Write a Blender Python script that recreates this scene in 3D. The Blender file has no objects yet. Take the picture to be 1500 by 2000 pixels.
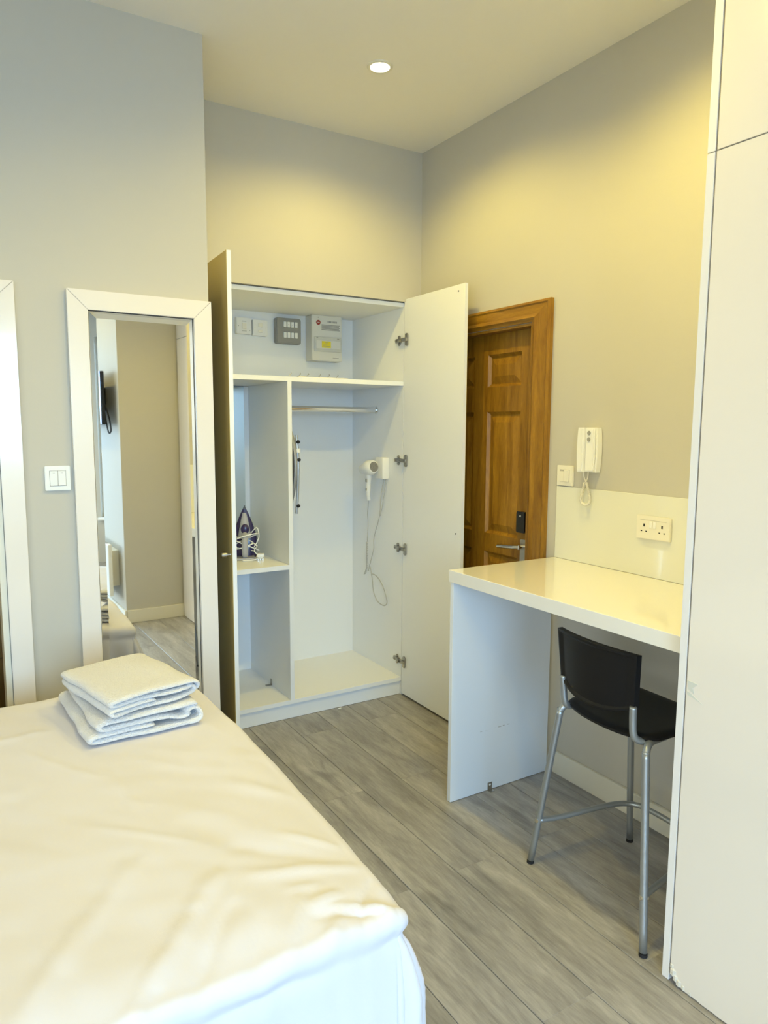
import bpy, bmesh, math, random
from mathutils import Vector, Matrix, noise
import numpy as np
random.seed(7)
S = bpy.context.scene
COL = S.collection
PI = math.pi
# ---------------------------------------------------------------- camera
F_PX, H_CAM = 1389.7, 1.5
yaw, pit, rol = 0.548299, 0.118333, -0.004893
fw = Vector((math.sin(yaw)*math.cos(pit), math.cos(yaw)*math.cos(pit), -math.sin(pit)))
rt = Vector((math.cos(yaw), -math.sin(yaw), 0)); dn = fw.cross(rt)
c_, s_ = math.cos(rol), math.sin(rol)
cx, cy = c_*rt + s_*dn, -s_*rt + c_*dn
cam = bpy.data.cameras.new('camera'); camo = bpy.data.objects.new('camera', cam); COL.objects.link(camo)
cam.sensor_fit = 'VERTICAL'; cam.sensor_height = 24; cam.sensor_width = 18; cam.lens = F_PX/2000*24
cam.clip_start = 0.02
M = Matrix((cx, -cy, -fw)).transposed().to_4x4(); M.translation = (0, 0, H_CAM)
camo.matrix_world = M
S.camera = camo
# ---------------------------------------------------------------- world, light, exposure
W = bpy.data.worlds.new('sky'); S.world = W; W.use_nodes = True
bg = W.node_tree.nodes['Background']; bg.inputs[0].default_value = (0.62, 0.80, 1.0, 1); bg.inputs[1].default_value = 1.5
S.view_settings.view_transform = 'Standard'; S.view_settings.look = 'None'
S.view_settings.gamma = 1; S.view_settings.use_curve_mapping = False
S.view_settings.exposure = 0.10
DAY, DAY_COL = 3000, (0.39, 0.66, 1.0)
LAMP, LAMP_COL = 40, (1.0, 0.775, 0.16)
WX0, WX1, WZ0, WZ1, WY = -1.45, 1.05, 0.50, 2.45, -2.6
def area(name, loc, rot, sx, sy, power, col):
    l = bpy.data.lights.new(name, 'AREA'); l.shape = 'RECTANGLE'; l.size = sx; l.size_y = sy
    l.energy = power; l.color = col
    o = bpy.data.objects.new(name, l); o.location = loc; o.rotation_euler = rot; COL.objects.link(o); return o
area('daylight', ((WX0+WX1)/2, -6.6, 4.1), (PI/2-.12, 0, 0), 9, 6.2, DAY, DAY_COL)   # the bright sky seen through the window
SX, SY0, SY1 = -2.4, -2.25, .15
SIDE_FILL = 1250
area('side_fill', (SX-4.0, (SY0+SY1)/2, 4.1), (PI/2-.12, 0, -PI/2), 9, 6.2, SIDE_FILL, (.98, .97, .88))   # pale fill light added from the left, through an invented window
# ---------------------------------------------------------------- helpers
WL = {}
def _nodes(m):
    m.use_nodes = True; n = m.node_tree.nodes; return n, m.node_tree.links, n['Principled BSDF']
def mat(name, col, rough=.5, metal=0, spec=.5, coat=0, bump=0, bscale=200, var=0, vscale=3, tr=0, sheen=0, stretch=None):
    m = bpy.data.materials.new(name); n, l, p = _nodes(m)
    p.inputs['Base Color'].default_value = (*col, 1); p.inputs['Roughness'].default_value = rough
    p.inputs['Metallic'].default_value = metal; p.inputs['Specular IOR Level'].default_value = spec
    p.inputs['Coat Weight'].default_value = coat; p.inputs['Coat Roughness'].default_value = .04
    p.inputs['Transmission Weight'].default_value = tr
    if sheen: p.inputs['Sheen Weight'].default_value = sheen
    g = n.new('ShaderNodeNewGeometry'); vec = g.outputs['Position']
    if stretch:
        mp = n.new('ShaderNodeMapping'); mp.inputs['Scale'].default_value = stretch; l.new(vec, mp.inputs[0]); vec = mp.outputs[0]
    if var:
        t = n.new('ShaderNodeTexNoise'); t.inputs['Scale'].default_value = vscale; t.inputs['Detail'].default_value = 5
        l.new(vec, t.inputs['Vector'])
        r = n.new('ShaderNodeMapRange'); r.inputs[1].default_value = .3; r.inputs[2].default_value = .7
        r.inputs[3].default_value = 1-var; r.inputs[4].default_value = 1+var; l.new(t.outputs[0], r.inputs[0])
        h = n.new('ShaderNodeHueSaturation'); h.inputs['Color'].default_value = (*col, 1); l.new(r.outputs[0], h.inputs['Value'])
        l.new(h.outputs[0], p.inputs['Base Color'])
    if bump:
        t = n.new('ShaderNodeTexNoise'); t.inputs['Scale'].default_value = bscale; t.inputs['Detail'].default_value = 3
        l.new(vec, t.inputs['Vector'])
        b = n.new('ShaderNodeBump'); b.inputs['Strength'].default_value = bump; b.inputs['Distance'].default_value = .002
        l.new(t.outputs[0], b.inputs['Height']); l.new(b.outputs[0], p.inputs['Normal'])
    return m
def emis(name, col, st):
    m = bpy.data.materials.new(name); n, l, p = _nodes(m)
    p.inputs['Emission Color'].default_value = (*col, 1); p.inputs['Emission Strength'].default_value = st; return m
def wood(name, c1, c2, sc, rough, axis_scale, randomize=True, knots=False):
    m = bpy.data.materials.new(name); n, l, p = _nodes(m)
    g = n.new('ShaderNodeNewGeometry'); oi = n.new('ShaderNodeObjectInfo')
    cmb = n.new('ShaderNodeVectorMath'); cmb.operation = 'MULTIPLY_ADD'
    cmb.inputs[1].default_value = (1, 1, 1); l.new(g.outputs['Position'], cmb.inputs[0])
    sc3 = n.new('ShaderNodeVectorMath'); sc3.operation = 'SCALE'; sc3.inputs[0].default_value = (7.3, 11.1, 5.7)
    if randomize: l.new(oi.outputs['Random'], sc3.inputs['Scale'])
    else: sc3.inputs['Scale'].default_value = .3
    l.new(sc3.outputs[0], cmb.inputs[2])
    mp = n.new('ShaderNodeMapping'); mp.inputs['Scale'].default_value = axis_scale; l.new(cmb.outputs[0], mp.inputs[0])
    t = n.new('ShaderNodeTexNoise'); t.inputs['Scale'].default_value = sc; t.inputs['Detail'].default_value = 8
    t.inputs['Roughness'].default_value = .62; t.inputs['Distortion'].default_value = .6; l.new(mp.outputs[0], t.inputs['Vector'])
    r = n.new('ShaderNodeValToRGB'); r.color_ramp.elements[0].position = .30; r.color_ramp.elements[1].position = .68
    r.color_ramp.elements[0].color = (*c1, 1); r.color_ramp.elements[1].color = (*c2, 1); l.new(t.outputs[0], r.inputs[0])
    # fine fibres
    mp2 = n.new('ShaderNodeMapping'); mp2.inputs['Scale'].default_value = tuple(a*4 for a in axis_scale); l.new(cmb.outputs[0], mp2.inputs[0])
    t2 = n.new('ShaderNodeTexNoise'); t2.inputs['Scale'].default_value = sc*2.2; t2.inputs['Detail'].default_value = 4; l.new(mp2.outputs[0], t2.inputs['Vector'])
    r2 = n.new('ShaderNodeMapRange'); r2.inputs[1].default_value = .3; r2.inputs[2].default_value = .7
    r2.inputs[3].default_value = .86; r2.inputs[4].default_value = 1.1; l.new(t2.outputs[0], r2.inputs[0])
    val = r2.outputs[0]
    if knots:
        t3 = n.new('ShaderNodeTexNoise'); t3.inputs['Scale'].default_value = 5.5; t3.inputs['Detail'].default_value = 2
        mp3 = n.new('ShaderNodeMapping'); mp3.inputs['Scale'].default_value = (1.6, .7, 1); l.new(cmb.outputs[0], mp3.inputs[0]); l.new(mp3.outputs[0], t3.inputs['Vector'])
        r3 = n.new('ShaderNodeMapRange'); r3.inputs[1].default_value = .60; r3.inputs[2].default_value = .78
        r3.inputs[3].default_value = 1; r3.inputs[4].default_value = .62; l.new(t3.outputs[0], r3.inputs[0])
        mu = n.new('ShaderNodeMath'); mu.operation = 'MULTIPLY'; l.new(val, mu.inputs[0]); l.new(r3.outputs[0], mu.inputs[1]); val = mu.outputs[0]
    if randomize:
        rr = n.new('ShaderNodeMapRange'); rr.inputs[3].default_value = .90; rr.inputs[4].default_value = 1.08; l.new(oi.outputs['Random'], rr.inputs[0])
        mu = n.new('ShaderNodeMath'); mu.operation = 'MULTIPLY'; l.new(val, mu.inputs[0]); l.new(rr.outputs[0], mu.inputs[1]); val = mu.outputs[0]
    h = n.new('ShaderNodeHueSaturation'); l.new(r.outputs[0], h.inputs['Color']); l.new(val, h.inputs['Value'])
    l.new(h.outputs[0], p.inputs['Base Color']); p.inputs['Roughness'].default_value = rough
    b = n.new('ShaderNodeBump'); b.inputs['Strength'].default_value = .15; b.inputs['Distance'].default_value = .001
    l.new(t2.outputs[0], b.inputs['Height']); l.new(b.outputs[0], p.inputs['Normal'])
    return m

def props(o, label=None, cat=None, group=None, kind=None):
    if label: o['label'] = label
    if cat: o['category'] = cat
    if group: o['group'] = group
    if kind: o['kind'] = kind
    return o
def thing(name, loc, label, cat, group=None, kind=None, rz=0):
    o = bpy.data.objects.new(name, None); o.location = loc; o.rotation_euler = (0, 0, rz); o.empty_display_size = .05
    COL.objects.link(o); WL[o.name] = Vector(loc); return props(o, label, cat, group, kind)

class MB:
    def __init__(s): s.bm = bmesh.new()
    def box(s, x0, x1, y0, y1, z0, z1, bev=0, seg=2):
        t = bmesh.new(); bmesh.ops.create_cube(t, size=1)
        for v in t.verts: v.co = Vector(((x0+x1)/2+v.co.x*(x1-x0), (y0+y1)/2+v.co.y*(y1-y0), (z0+z1)/2+v.co.z*(z1-z0)))
        if bev: bmesh.ops.bevel(t, geom=t.edges[:], offset=bev, segments=seg, affect='EDGES', profile=.5)
        s.add(t); return s
    def add(s, t, mtx=None):
        if mtx: bmesh.ops.transform(t, matrix=mtx, verts=t.verts)
        me = bpy.data.meshes.new('t'); t.to_mesh(me); t.free(); s.bm.from_mesh(me); bpy.data.meshes.remove(me)
    def cyl(s, a, b, r, r2=None, seg=16, bev=0):
        a, b = Vector(a), Vector(b); d = b-a; t = bmesh.new()
        bmesh.ops.create_cone(t, cap_ends=True, segments=seg, radius1=r, radius2=r if r2 is None else r2, depth=d.length)
        if bev:
            es = [e for e in t.edges if abs(e.verts[0].co.z-e.verts[1].co.z) < 1e-6]
            bmesh.ops.bevel(t, geom=es, offset=bev, segments=2, affect='EDGES')
        s.add(t, Matrix.Translation((a+b)/2) @ d.to_track_quat('Z', 'Y').to_matrix().to_4x4()); return s
    def sphere(s, c, r, sc=(1, 1, 1), seg=16):
        t = bmesh.new(); bmesh.ops.create_uvsphere(t, u_segments=seg, v_segments=seg//2, radius=r)
        s.add(t, Matrix.Translation(c) @ Matrix.Diagonal((*sc, 1))); return s
    def tube(s, pts, r, seg=8, smooth=6, closed=False):
        P = [Vector(p) for p in pts]
        if smooth:
            Q = []; n = len(P)
            for i in range(n-1 if not closed else n):
                p0 = P[i-1] if (i > 0 or closed) else P[i]; p1 = P[i]; p2 = P[(i+1) % n]
                p3 = P[(i+2) % n] if (i+2 < n or closed) else p2
                for k in range(smooth):
                    t = k/smooth
                    Q.append(.5*((2*p1)+(p2-p0)*t+(2*p0-5*p1+4*p2-p3)*t*t+(3*p1-p0-3*p2+p3)*t**3))
            if not closed: Q.append(P[-1])
            P = Q
        rings = []; up = Vector((.13, .27, .95)); n = len(P)
        for i, p in enumerate(P):
            a = P[(i-1) % n] if (i > 0 or closed) else P[i]; b = P[(i+1) % n] if (i < n-1 or closed) else P[i]
            d = (b-a).normalized()
            x = up - d*up.dot(d)
            if x.length < 1e-3: x = Vector((1, 0, 0)) - d*d.x
            x.normalize(); y = d.cross(x); up = x
            rad = r(i/(n-1)) if callable(r) else r
            rings.append([s.bm.verts.new(p + rad*(math.cos(2*PI*k/seg)*x+math.sin(2*PI*k/seg)*y)) for k in range(seg)])
        for i in range(n-1 if not closed else n):
            A, B = rings[i], rings[(i+1) % n]
            for k in range(seg): s.bm.faces.new((A[k], A[(k+1) % seg], B[(k+1) % seg], B[k]))
        if not closed:
            s.bm.faces.new(rings[0][::-1]); s.bm.faces.new(rings[-1])
        return s
    def prism(s, pts, axis, a, b, bev=0):
        """2-D outline extruded along an axis from a to b"""
        t = bmesh.new()
        def P(p, h):
            return {'x': (h, p[0], p[1]), 'y': (p[0], h, p[1]), 'z': (p[0], p[1], h)}[axis]
        lo = [t.verts.new(P(p, a)) for p in pts]; hi = [t.verts.new(P(p, b)) for p in pts]; n = len(pts)
        t.faces.new(lo); t.faces.new(hi[::-1])
        for i in range(n): t.faces.new((lo[i], hi[i], hi[(i+1) % n], lo[(i+1) % n]))
        bmesh.ops.recalc_face_normals(t, faces=t.faces)
        if bev: 
            es = [e for e in t.edges if abs((e.verts[0].co-e.verts[1].co)['xyz'.index(axis)]) < 1e-6]
            bmesh.ops.bevel(t, geom=es, offset=bev, segments=2, affect='EDGES')
        s.add(t); return s
    def lathe(s, prof, origin, axis='z', seg=24):
        """prof: (r,h) pairs"""
        rings = []
        for r, h in prof:
            ring = []
            for k in range(seg):
                c, q = r*math.cos(2*PI*k/seg), r*math.sin(2*PI*k/seg)
                v = {'z': (c, q, h), 'x': (h, c, q), 'y': (c, h, q)}[axis]
                ring.append(s.bm.verts.new(Vector(origin)+Vector(v)))
            rings.append(ring)
        for A, B in zip(rings, rings[1:]):
            for k in range(seg): s.bm.faces.new((A[k], A[(k+1) % seg], B[(k+1) % seg], B[k]))
        s.bm.faces.new(rings[0][::-1]); s.bm.faces.new(rings[-1]); return s
    def build(s, name, m, parent=None, smooth=False, local=False, **kw):
        bmesh.ops.recalc_face_normals(s.bm, faces=s.bm.faces)
        off = Vector((0, 0, 0))
        if parent is not None and not local: off = WL.get(parent.name, off)
        if parent is None and not local:
            xs = [v.co for v in s.bm.verts]
            off = Vector(((min(v.x for v in xs)+max(v.x for v in xs))/2, (min(v.y for v in xs)+max(v.y for v in xs))/2, min(v.z for v in xs)))
        for v in s.bm.verts: v.co -= off
        me = bpy.data.meshes.new(name); s.bm.to_mesh(me); s.bm.free()
        me.materials.append(m)
        if smooth:
            for f in me.polygons: f.use_smooth = True
        if smooth == 'auto': me.set_sharp_from_angle(angle=math.radians(38))
        o = bpy.data.objects.new(name, me); COL.objects.link(o)
        if parent is not None: o.parent = parent; WL[o.name] = off
        elif not local: o.location = off; WL[o.name] = off
        return props(o, **kw)
def rrect(x0, x1, z0, z1, r, n=5):
    out = []
    for cx_, cz_, a0 in ((x1-r, z1-r, 0), (x0+r, z1-r, 90), (x0+r, z0+r, 180), (x1-r, z0+r, 270)):
        for k in range(n+1):
            a = math.radians(a0+90*k/n); out.append((cx_+r*math.cos(a), cz_+r*math.sin(a)))
    return out
# ---------------------------------------------------------------- materials
M_wall = mat('grey wall paint', (.555, .535, .475), .75, bump=.06, bscale=350, var=.012, vscale=2)
M_ceil = mat('ceiling paint', (.90, .88, .84), .85, bump=.04, bscale=300)
M_skirt = mat('cream skirting paint', (.78, .75, .64), .45)
M_gloss = mat('cream gloss laminate', (.845, .80, .745), .16, coat=.5)
M_cabedge = mat('white cabinet edge', (.84, .84, .86), .4)
M_white = mat('white melamine', (.86, .88, .90), .42, bump=.03, bscale=500)
M_door_out = mat('golden beige gloss door front', (.58, .47, .20), .25, coat=.2)
M_desk = mat('gloss white desk', (.86, .85, .82), .10, coat=.7)
M_splash = mat('cream glass splashback', (.80, .80, .70), .08, coat=.8)
M_plastic = mat('white plastic', (.86, .86, .83), .35)
M_plastic_w = mat('warm white plastic', (.84, .81, .70), .35)
M_cord = mat('pale grey cord', (.50, .50, .48), .5)
M_slot = mat('dark slot', (.015, .013, .01), .6)
M_line = mat('grey joint line', (.25, .24, .22), .6)
M_line2 = mat('soft joint line', (.50, .48, .42), .6)
M_chrome = mat('chrome', (.82, .82, .82), .16, metal=1)
M_satin = mat('satin nickel', (.55, .54, .51), .32, metal=1)
M_hinge = mat('nickel hinge', (.42, .40, .36), .33, metal=1)
M_oak = wood('golden oak', (.20, .088, .006), (.38, .195, .018), 5, .38, (6, 6, .8), randomize=True)
M_oakh = wood('golden oak head', (.20, .088, .006), (.38, .195, .018), 5, .38, (6, .8, 6), randomize=True)
M_plank = wood('grey oak laminate', (.222, .212, .206), (.43, .418, .41), 3.2, .36, (5.2, .75, 1), knots=True)
M_sub = mat('dark floor joints', (.05, .042, .035), .8)
M_black = mat('black plastic', (.006, .0065, .009), .42, spec=.35, bump=.1, bscale=900)
M_blackg = mat('black gloss', (.008, .008, .01), .15)
M_tube = mat('silver painted steel', (.40, .43, .46), .33, metal=.65)
M_rubber = mat('black rubber', (.015, .015, .018), .7)
M_duvet = mat('white cotton duvet', (.655, .645, .70), .85, bump=.10, bscale=900, sheen=.2)
M_sheet = mat('white sheet', (.82, .83, .84), .85, bump=.08, bscale=700)
M_towel = mat('white terry towel', (.76, .76, .78), .95, bump=1.0, bscale=230, sheen=.4)
for _nd in M_towel.node_tree.nodes:
    if _nd.type == 'BUMP': _nd.inputs['Distance'].default_value = .006
M_mattress = mat('bed base fabric', (.13, .125, .12), .9, bump=.3, bscale=600)
M_mirror = mat('mirror silver', (.93, .94, .92), .015, metal=1)
M_metalgrey = mat('grey metal clad', (.30, .30, .29), .45, metal=.2)
M_unit = mat('off white unit', (.72, .72, .68), .4)
M_unitd = mat('consumer unit flap', (.60, .61, .58), .35)
M_yellow = mat('yellow warning label', (.80, .68, .03), .5)
M_red = mat('dark red sticker', (.32, .03, .02), .5)
M_print = mat('grey print', (.33, .33, .32), .6)
M_board = mat('ironing board grey metal', (.40, .41, .42), .4, metal=.5)
M_boardc = mat('dark board cover', (.05, .05, .055), .8)
M_purple = mat('purple plastic', (.022, .014, .085), .25, coat=.3)
M_irongrey = mat('grey plastic', (.42, .42, .45), .4)
M_tile = mat('brown stone tile', (.20, .125, .045), .3, var=.3, vscale=3)
M_tile2 = mat('darker brown stone tile', (.12, .07, .03), .3, var=.3, vscale=3)
M_grout = mat('grout', (.12, .09, .06), .8)
M_lens = emis('downlight lens', (1.0, .88, .62), 30)
M_glass = bpy.data.materials.new('window glass'); _n, _l, _p = _nodes(M_glass)
_tr = _n.new('ShaderNodeBsdfTransparent'); _tr.inputs[0].default_value = (.96, .98, .97, 1); _gl = _n.new('ShaderNodeBsdfGlossy'); _gl.inputs['Roughness'].default_value = .02
_mx = _n.new('ShaderNodeMixShader'); _mx.inputs[0].default_value = .06
_l.new(_tr.outputs[0], _mx.inputs[1]); _l.new(_gl.outputs[0], _mx.inputs[2]); _l.new(_mx.outputs[0], _n['Material Output'].inputs[0])
# ---------------------------------------------------------------- setting: key numbers
XR, YB, YL, XL, ZC = 2.2, 3.235, 2.725, 0.877, 2.92     # right wall, back wall, left wall face and its corner, ceiling
XW0, YN = -2.4, -2.6
BX, BY = 1.163, -0.13                                       # projecting wall block behind the camera
# floor with planks
fl = thing('floor', (0, 0, 0), 'grey-brown oak laminate floor of long staggered planks', 'floor', kind='structure')
MB().box(XW0, XR+.1, YN-.1, 4.0, -.06, -.0035).build('floor_base', M_sub, fl)
cols = [1.207+.187*k for k in range(-20, 7)]
seamk = 0
for ci, x0 in enumerate(cols):
    x1 = x0+.187
    k = ci-20
    x1c = min(x1, XR-.002); x0c = max(x0, XW0)
    if x1c <= x0c+.01: continue
    ph = 1.179 if k % 2 == 0 else 1.79
    y = ph-1.24*4
    while y < 3.3:
        a, b = max(y, YN), min(y+1.245, 3.27)
        if b-a > .02:
            MB().box(x0c+.0009, x1c-.0009, a+.0009, b-.0009, -.004, 0, .0011, 1).build('floor_plank', M_plank, fl)
        y += 1.2425
# ceiling
cl = thing('ceiling', (0, 0, ZC), 'plain off-white painted ceiling with recessed downlights', 'ceiling', kind='structure')
MB().box(XW0-.1, XR+.2, YN-.2, 4.0, ZC, ZC+.12).build('ceiling_board', M_ceil, cl)
# left wall (faces the camera) with bathroom doorway
DX0, DX1, DZ = -.62, .137, 1.90
w = MB(); w.box(XW0, DX0, YL, YL+.12, 0, ZC); w.box(DX0, DX1, YL, YL+.12, DZ, ZC); w.box(DX1, XL, YL, YL+.12, 0, ZC)
w.box(XL-.12, XL, YL+.12, YB+.65, 0, ZC)
w.build('wall_left', M_wall, label='grey painted wall carrying the tall framed mirror and the white double switch', cat='wall', kind='structure')
# back wall over and around the wardrobe
w = MB(); w.box(XL, XR, YB, YB+.1, 2.1585, ZC); w.box(2.128, XR, YB+.02, YB+.1, 0, 2.1585); w.box(XL, .985, YB, YB+.1, 0, 2.1585)
w.box(XL, XR, 3.85, 3.95, 0, ZC)
w.build('wall_back', M_wall, label='grey painted wall above the open built-in wardrobe', cat='wall', kind='structure')
# right wall with entrance door opening
EY0, EY1, EZ = 2.365, 3.10, 1.955
w = MB(); w.box(XR, XR+.15, YN, EY0, 0, ZC); w.box(XR, XR+.15, EY0, EY1, EZ, ZC); w.box(XR, XR+.15, EY1, 3.95, 0, ZC)
w.build('wall_right', M_wall, label='grey painted wall with the oak door, intercom and desk', cat='wall', kind='structure')
# projecting block behind the camera (seen in the mirror)
MB().box(BX, XR, YN, BY, 0, ZC).build('wall_alcove', M_wall, label='projecting grey wall block seen in the mirror beside the window', cat='wall', kind='structure')
w = MB(); w.box(XW0-.12, XW0, YN-.15, SY0, 0, ZC); w.box(XW0-.12, XW0, SY1, 3.5, 0, ZC); w.box(XW0-.12, XW0, SY0, SY1, 0, WZ0); w.box(XW0-.12, XW0, SY0, SY1, WZ1, ZC)
w.build('wall_side', M_wall, label='grey wall at the head of the bed, out of the picture', cat='wall', kind='structure')
# window wall
w = MB(); w.box(XW0, WX0, WY-.2, WY, 0, ZC); w.box(WX1, BX, WY-.2, WY, 0, ZC); w.box(WX0, WX1, WY-.2, WY, 0, WZ0); w.box(WX0, WX1, WY-.2, WY, WZ1, ZC)
w.build('wall_window', M_wall, label='grey wall with the wide window behind the photographer', cat='wall', kind='structure')
wn = thing('window_1', ((WX0+WX1)/2, WY-.1, WZ0), 'wide white window behind the photographer that lights the room', 'window', kind='structure')
b = MB(); b.box(WX0, WX1, WY-.14, WY-.08, WZ0, WZ0+.06); b.box(WX0, WX1, WY-.14, WY-.08, WZ1-.06, WZ1)
nb = 3
for i in range(nb+1):
    x = WX0+(WX1-WX0-.06)*i/nb; b.box(x, x+.06, WY-.14, WY-.08, WZ0+.06, WZ1-.06)
b.build('window_frame', M_plastic, wn)
for i in range(nb):
    x = WX0+(WX1-WX0-.06)*i/nb+.06; MB().box(x, x+(WX1-WX0-.06)/nb-.06, WY-.112, WY-.108, WZ0+.06, WZ1-.06).build('window_pane', M_glass, wn)
MB().box(WX0-.03, WX1+.03, WY-.075, WY+.06, WZ0-.03, WZ0-.001, .004).build('window_sill', M_plastic, wn)
wn = thing('added_window', (XW0-.08, (SY0+SY1)/2, WZ0), 'white side window added out of the picture to let in fill light', 'window', kind='structure')  # made-up window, put in as the opening for the pale side fill
b = MB(); b.box(XW0-.10, XW0-.05, SY0, SY1, WZ0, WZ0+.06); b.box(XW0-.10, XW0-.05, SY0, SY1, WZ1-.06, WZ1)
for i in range(3):
    y = SY0+(SY1-SY0-.06)*i/2; b.box(XW0-.10, XW0-.05, y, y+.06, WZ0+.06, WZ1-.06)
b.build('window_frame', M_plastic, wn)
for i in range(2):
    y = SY0+(SY1-SY0-.06)*i/2+.06; MB().box(XW0-.078, XW0-.074, y, y+(SY1-SY0-.06)/2-.06, WZ0+.06, WZ1-.06).build('window_pane', M_glass, wn)
# skirting boards
def skirt(name, x0, x1, y0, y1, label):
    MB().box(x0, x1, y0, y1, 0, .10, .003).build(name, M_skirt, label=label, cat='skirting board', kind='structure')
skirt('baseboard_right', XR-.016, XR-.0005, 1.125, 2.17, 'cream skirting board along the wall under the desk')
skirt('baseboard_alcove', BX+.001, 1.60, BY+.0005, BY+.016, 'cream skirting board on the projecting wall seen in the mirror')
skirt('baseboard_window', BX-.016, BX-.0005, YN+.01, BY+.016, 'cream skirting board under the wall heater')
skirt('baseboard_left', .225, XL-.001, YL-.016, YL-.0005, 'cream skirting board behind the bed under the mirror')
# bathroom beyond the doorway
bw = thing('wall_bathroom', (0, 3.3, 0), 'brown stone-tiled bathroom wall glimpsed through the white framed doorway', 'wall', kind='structure')
MB().box(-1.2, .757, 3.3, 3.36, 0, 2.5).build('wall_backing', M_grout, bw)
tiles = []
for r_ in range(9):
    for c in range(5):
        x = -1.2+c*.385+(0 if r_ % 2 else 0); z = -.03+.282*r_
        MB().box(x+.002, min(x+.383, .756), 3.29, 3.3005, max(z, 0)+.002, z+.28, .001, 1).build('wall_tile', M_tile if (r_+c*2) % 3 else M_tile2, bw)
MB().box(-1.2, .757, YL+.12, 3.3, 2.5, 2.55).build('ceiling_bathroom', M_ceil, label='low bathroom ceiling beyond the doorway', cat='ceiling', kind='structure')
MB().box(-1.26, -1.2, YL+.12, 3.36, 0, 2.55).build('wall_bathroom_side', M_tile, label='brown bathroom side wall beyond the doorway', cat='wall', kind='structure')
# white gloss frame of that doorway
tr = thing('trim_1', (.18, YL, 0), 'white gloss door frame at the left edge of the photo', 'door frame', kind='structure')
yf0, yf1 = YL-.018, YL-.0005
MB().prism([(.146, 0), (.215, 0), (.215, 1.975), (.146, 1.906)], 'y', yf0, yf1, .0015).build('frame_upright', M_gloss, tr)
MB().prism([(DX0-.009, 0), (DX0-.078, 0), (DX0-.078, 1.975), (DX0-.009, 1.906)], 'y', yf0, yf1, .0015).build('frame_upright', M_gloss, tr)
MB().prism([(DX0-.0775, 1.9758), (.2145, 1.9758), (.1455, 1.9068), (DX0-.0085, 1.9068)], 'y', yf0, yf1, .0015).build('frame_head', M_gloss, tr)
MB().box(DX1-.012, DX1+.0075, YL-.006, YL+.13, 0, 1.90, .001).build('door_jamb', M_skirt, tr)
# ---------------------------------------------------------------- entrance door (door_1)
d1 = thing('door_1', (XR+.06, 2.7, 0), 'golden oak six-panel entrance door partly hidden by the wardrobe door', 'door', kind='structure')
XD = 2.25   # face of the slab
yR, yL_, zt = EY0+.012, EY1-.012, EZ-.012
pr = [(2.487, 2.725), (2.828, 3.025)]          # panel columns (y)
pz = [(1.695, 1.848), (.985, 1.577), (.20, .895)]
s = MB(); t = .035
ys = [yR, pr[0][0], pr[0][1], pr[1][0], pr[1][1], yL_]
for a, b in ((0, 1), (2, 3), (4, 5)): s.box(XD, XD+t, ys[a], ys[b], .008, zt)
zz = [.008, .20, .895, .985, 1.577, 1.695, 1.848, zt]
for c in (1, 3):
    for a in (0, 2, 4, 6): s.box(XD, XD+t, ys[c], ys[c+1], zz[a], zz[a+1])
s.build('door_slab', M_oak, d1)
for (a, b) in pr:
    for (c, d) in pz:
        t_ = bmesh.new()
        lv = [(0, .0), (.010, .010), (.014, .013), (.020, .012), (.050, .003)]
        rings = []
        for ins, dep in lv:
            rings.append([t_.verts.new((XD+dep+.0005, y, z)) for y, z in ((a+ins, c+ins), (b-ins, c+ins), (b-ins, d-ins), (a+ins, d-ins))])
        for A, B in zip(rings, rings[1:]):
            for k in range(4): t_.faces.new((A[k], A[(k+1) % 4], B[(k+1) % 4], B[k]))
        t_.faces.new(rings[-1])
        m_ = MB(); m_.add(t_); m_.box(XD+.016, XD+.03, a, b, c, d); m_.build('door_panel', M_oak, d1)
# lining and architrave
s = MB(); s.box(XR-.002, XR+.10, EY0, EY0+.011, 0, EZ); s.box(XR-.002, XR+.10, EY1-.011, EY1, 0, EZ); s.box(XR-.002, XR+.10, EY0+.011, EY1-.011, EZ-.011, EZ)
s.build('door_lining', M_oak, d1)
def arch(y_out, y_in, z0, z1o, z1i, nm, head=False):
    m_ = MB()
    n = 4; prof = [(0, .018), (.12, .022), (.2, .017), (.62, .015), (.8, .021), (.9, .014), (1, .010)]
    for (u0, h0), (u1, h1) in zip(prof, prof[1:]):
        if not head:
            ya, yb = y_out+(y_in-y_out)*u0, y_out+(y_in-y_out)*u1
            za, zb = z1o+(z1i-z1o)*u0, z1o+(z1i-z1o)*u1
            t_ = bmesh.new()
            V = [t_.verts.new(p) for p in ((XR-h0, ya, z0), (XR-h1, yb, z0), (XR-h1, yb, zb), (XR-h0, ya, za), (XR-.0005, ya, z0), (XR-.0005, yb, z0), (XR-.0005, yb, zb), (XR-.0005, ya, za))]
        else:
            (yo1, yo2), (yi1, yi2) = y_out, y_in
            f = lambda a, b, u: a+(b-a)*u
            za, zb = f(z1o, z1i, u0), f(z1o, z1i, u1)
            t_ = bmesh.new()
            P4 = [(h0, f(yo1, yi1, u0), za), (h1, f(yo1, yi1, u1), zb), (h1, f(yo2, yi2, u1), zb), (h0, f(yo2, yi2, u0), za)]
            V = [t_.verts.new((XR-h, y, z)) for h, y, z in P4]+[t_.verts.new((XR-.0005, y, z)) for h, y, z in P4]
        for q in ((0, 1, 2, 3), (7, 6, 5, 4), (0, 4, 5, 1), (1, 5, 6, 2), (2, 6, 7, 3), (3, 7, 4, 0)): t_.faces.new([V[i] for i in q])
        m_.add(t_)
    m_.build(nm, M_oakh if head else M_oak, d1)
yo, yi = 2.243, EY0-.002
yo2, yi2 = 3.205, EY1+.002
arch(yo, yi, 0, 2.042, 1.957, 'door_architrave'); arch(yo2, yi2, 0, 2.042, 1.957, 'door_architrave')
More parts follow.
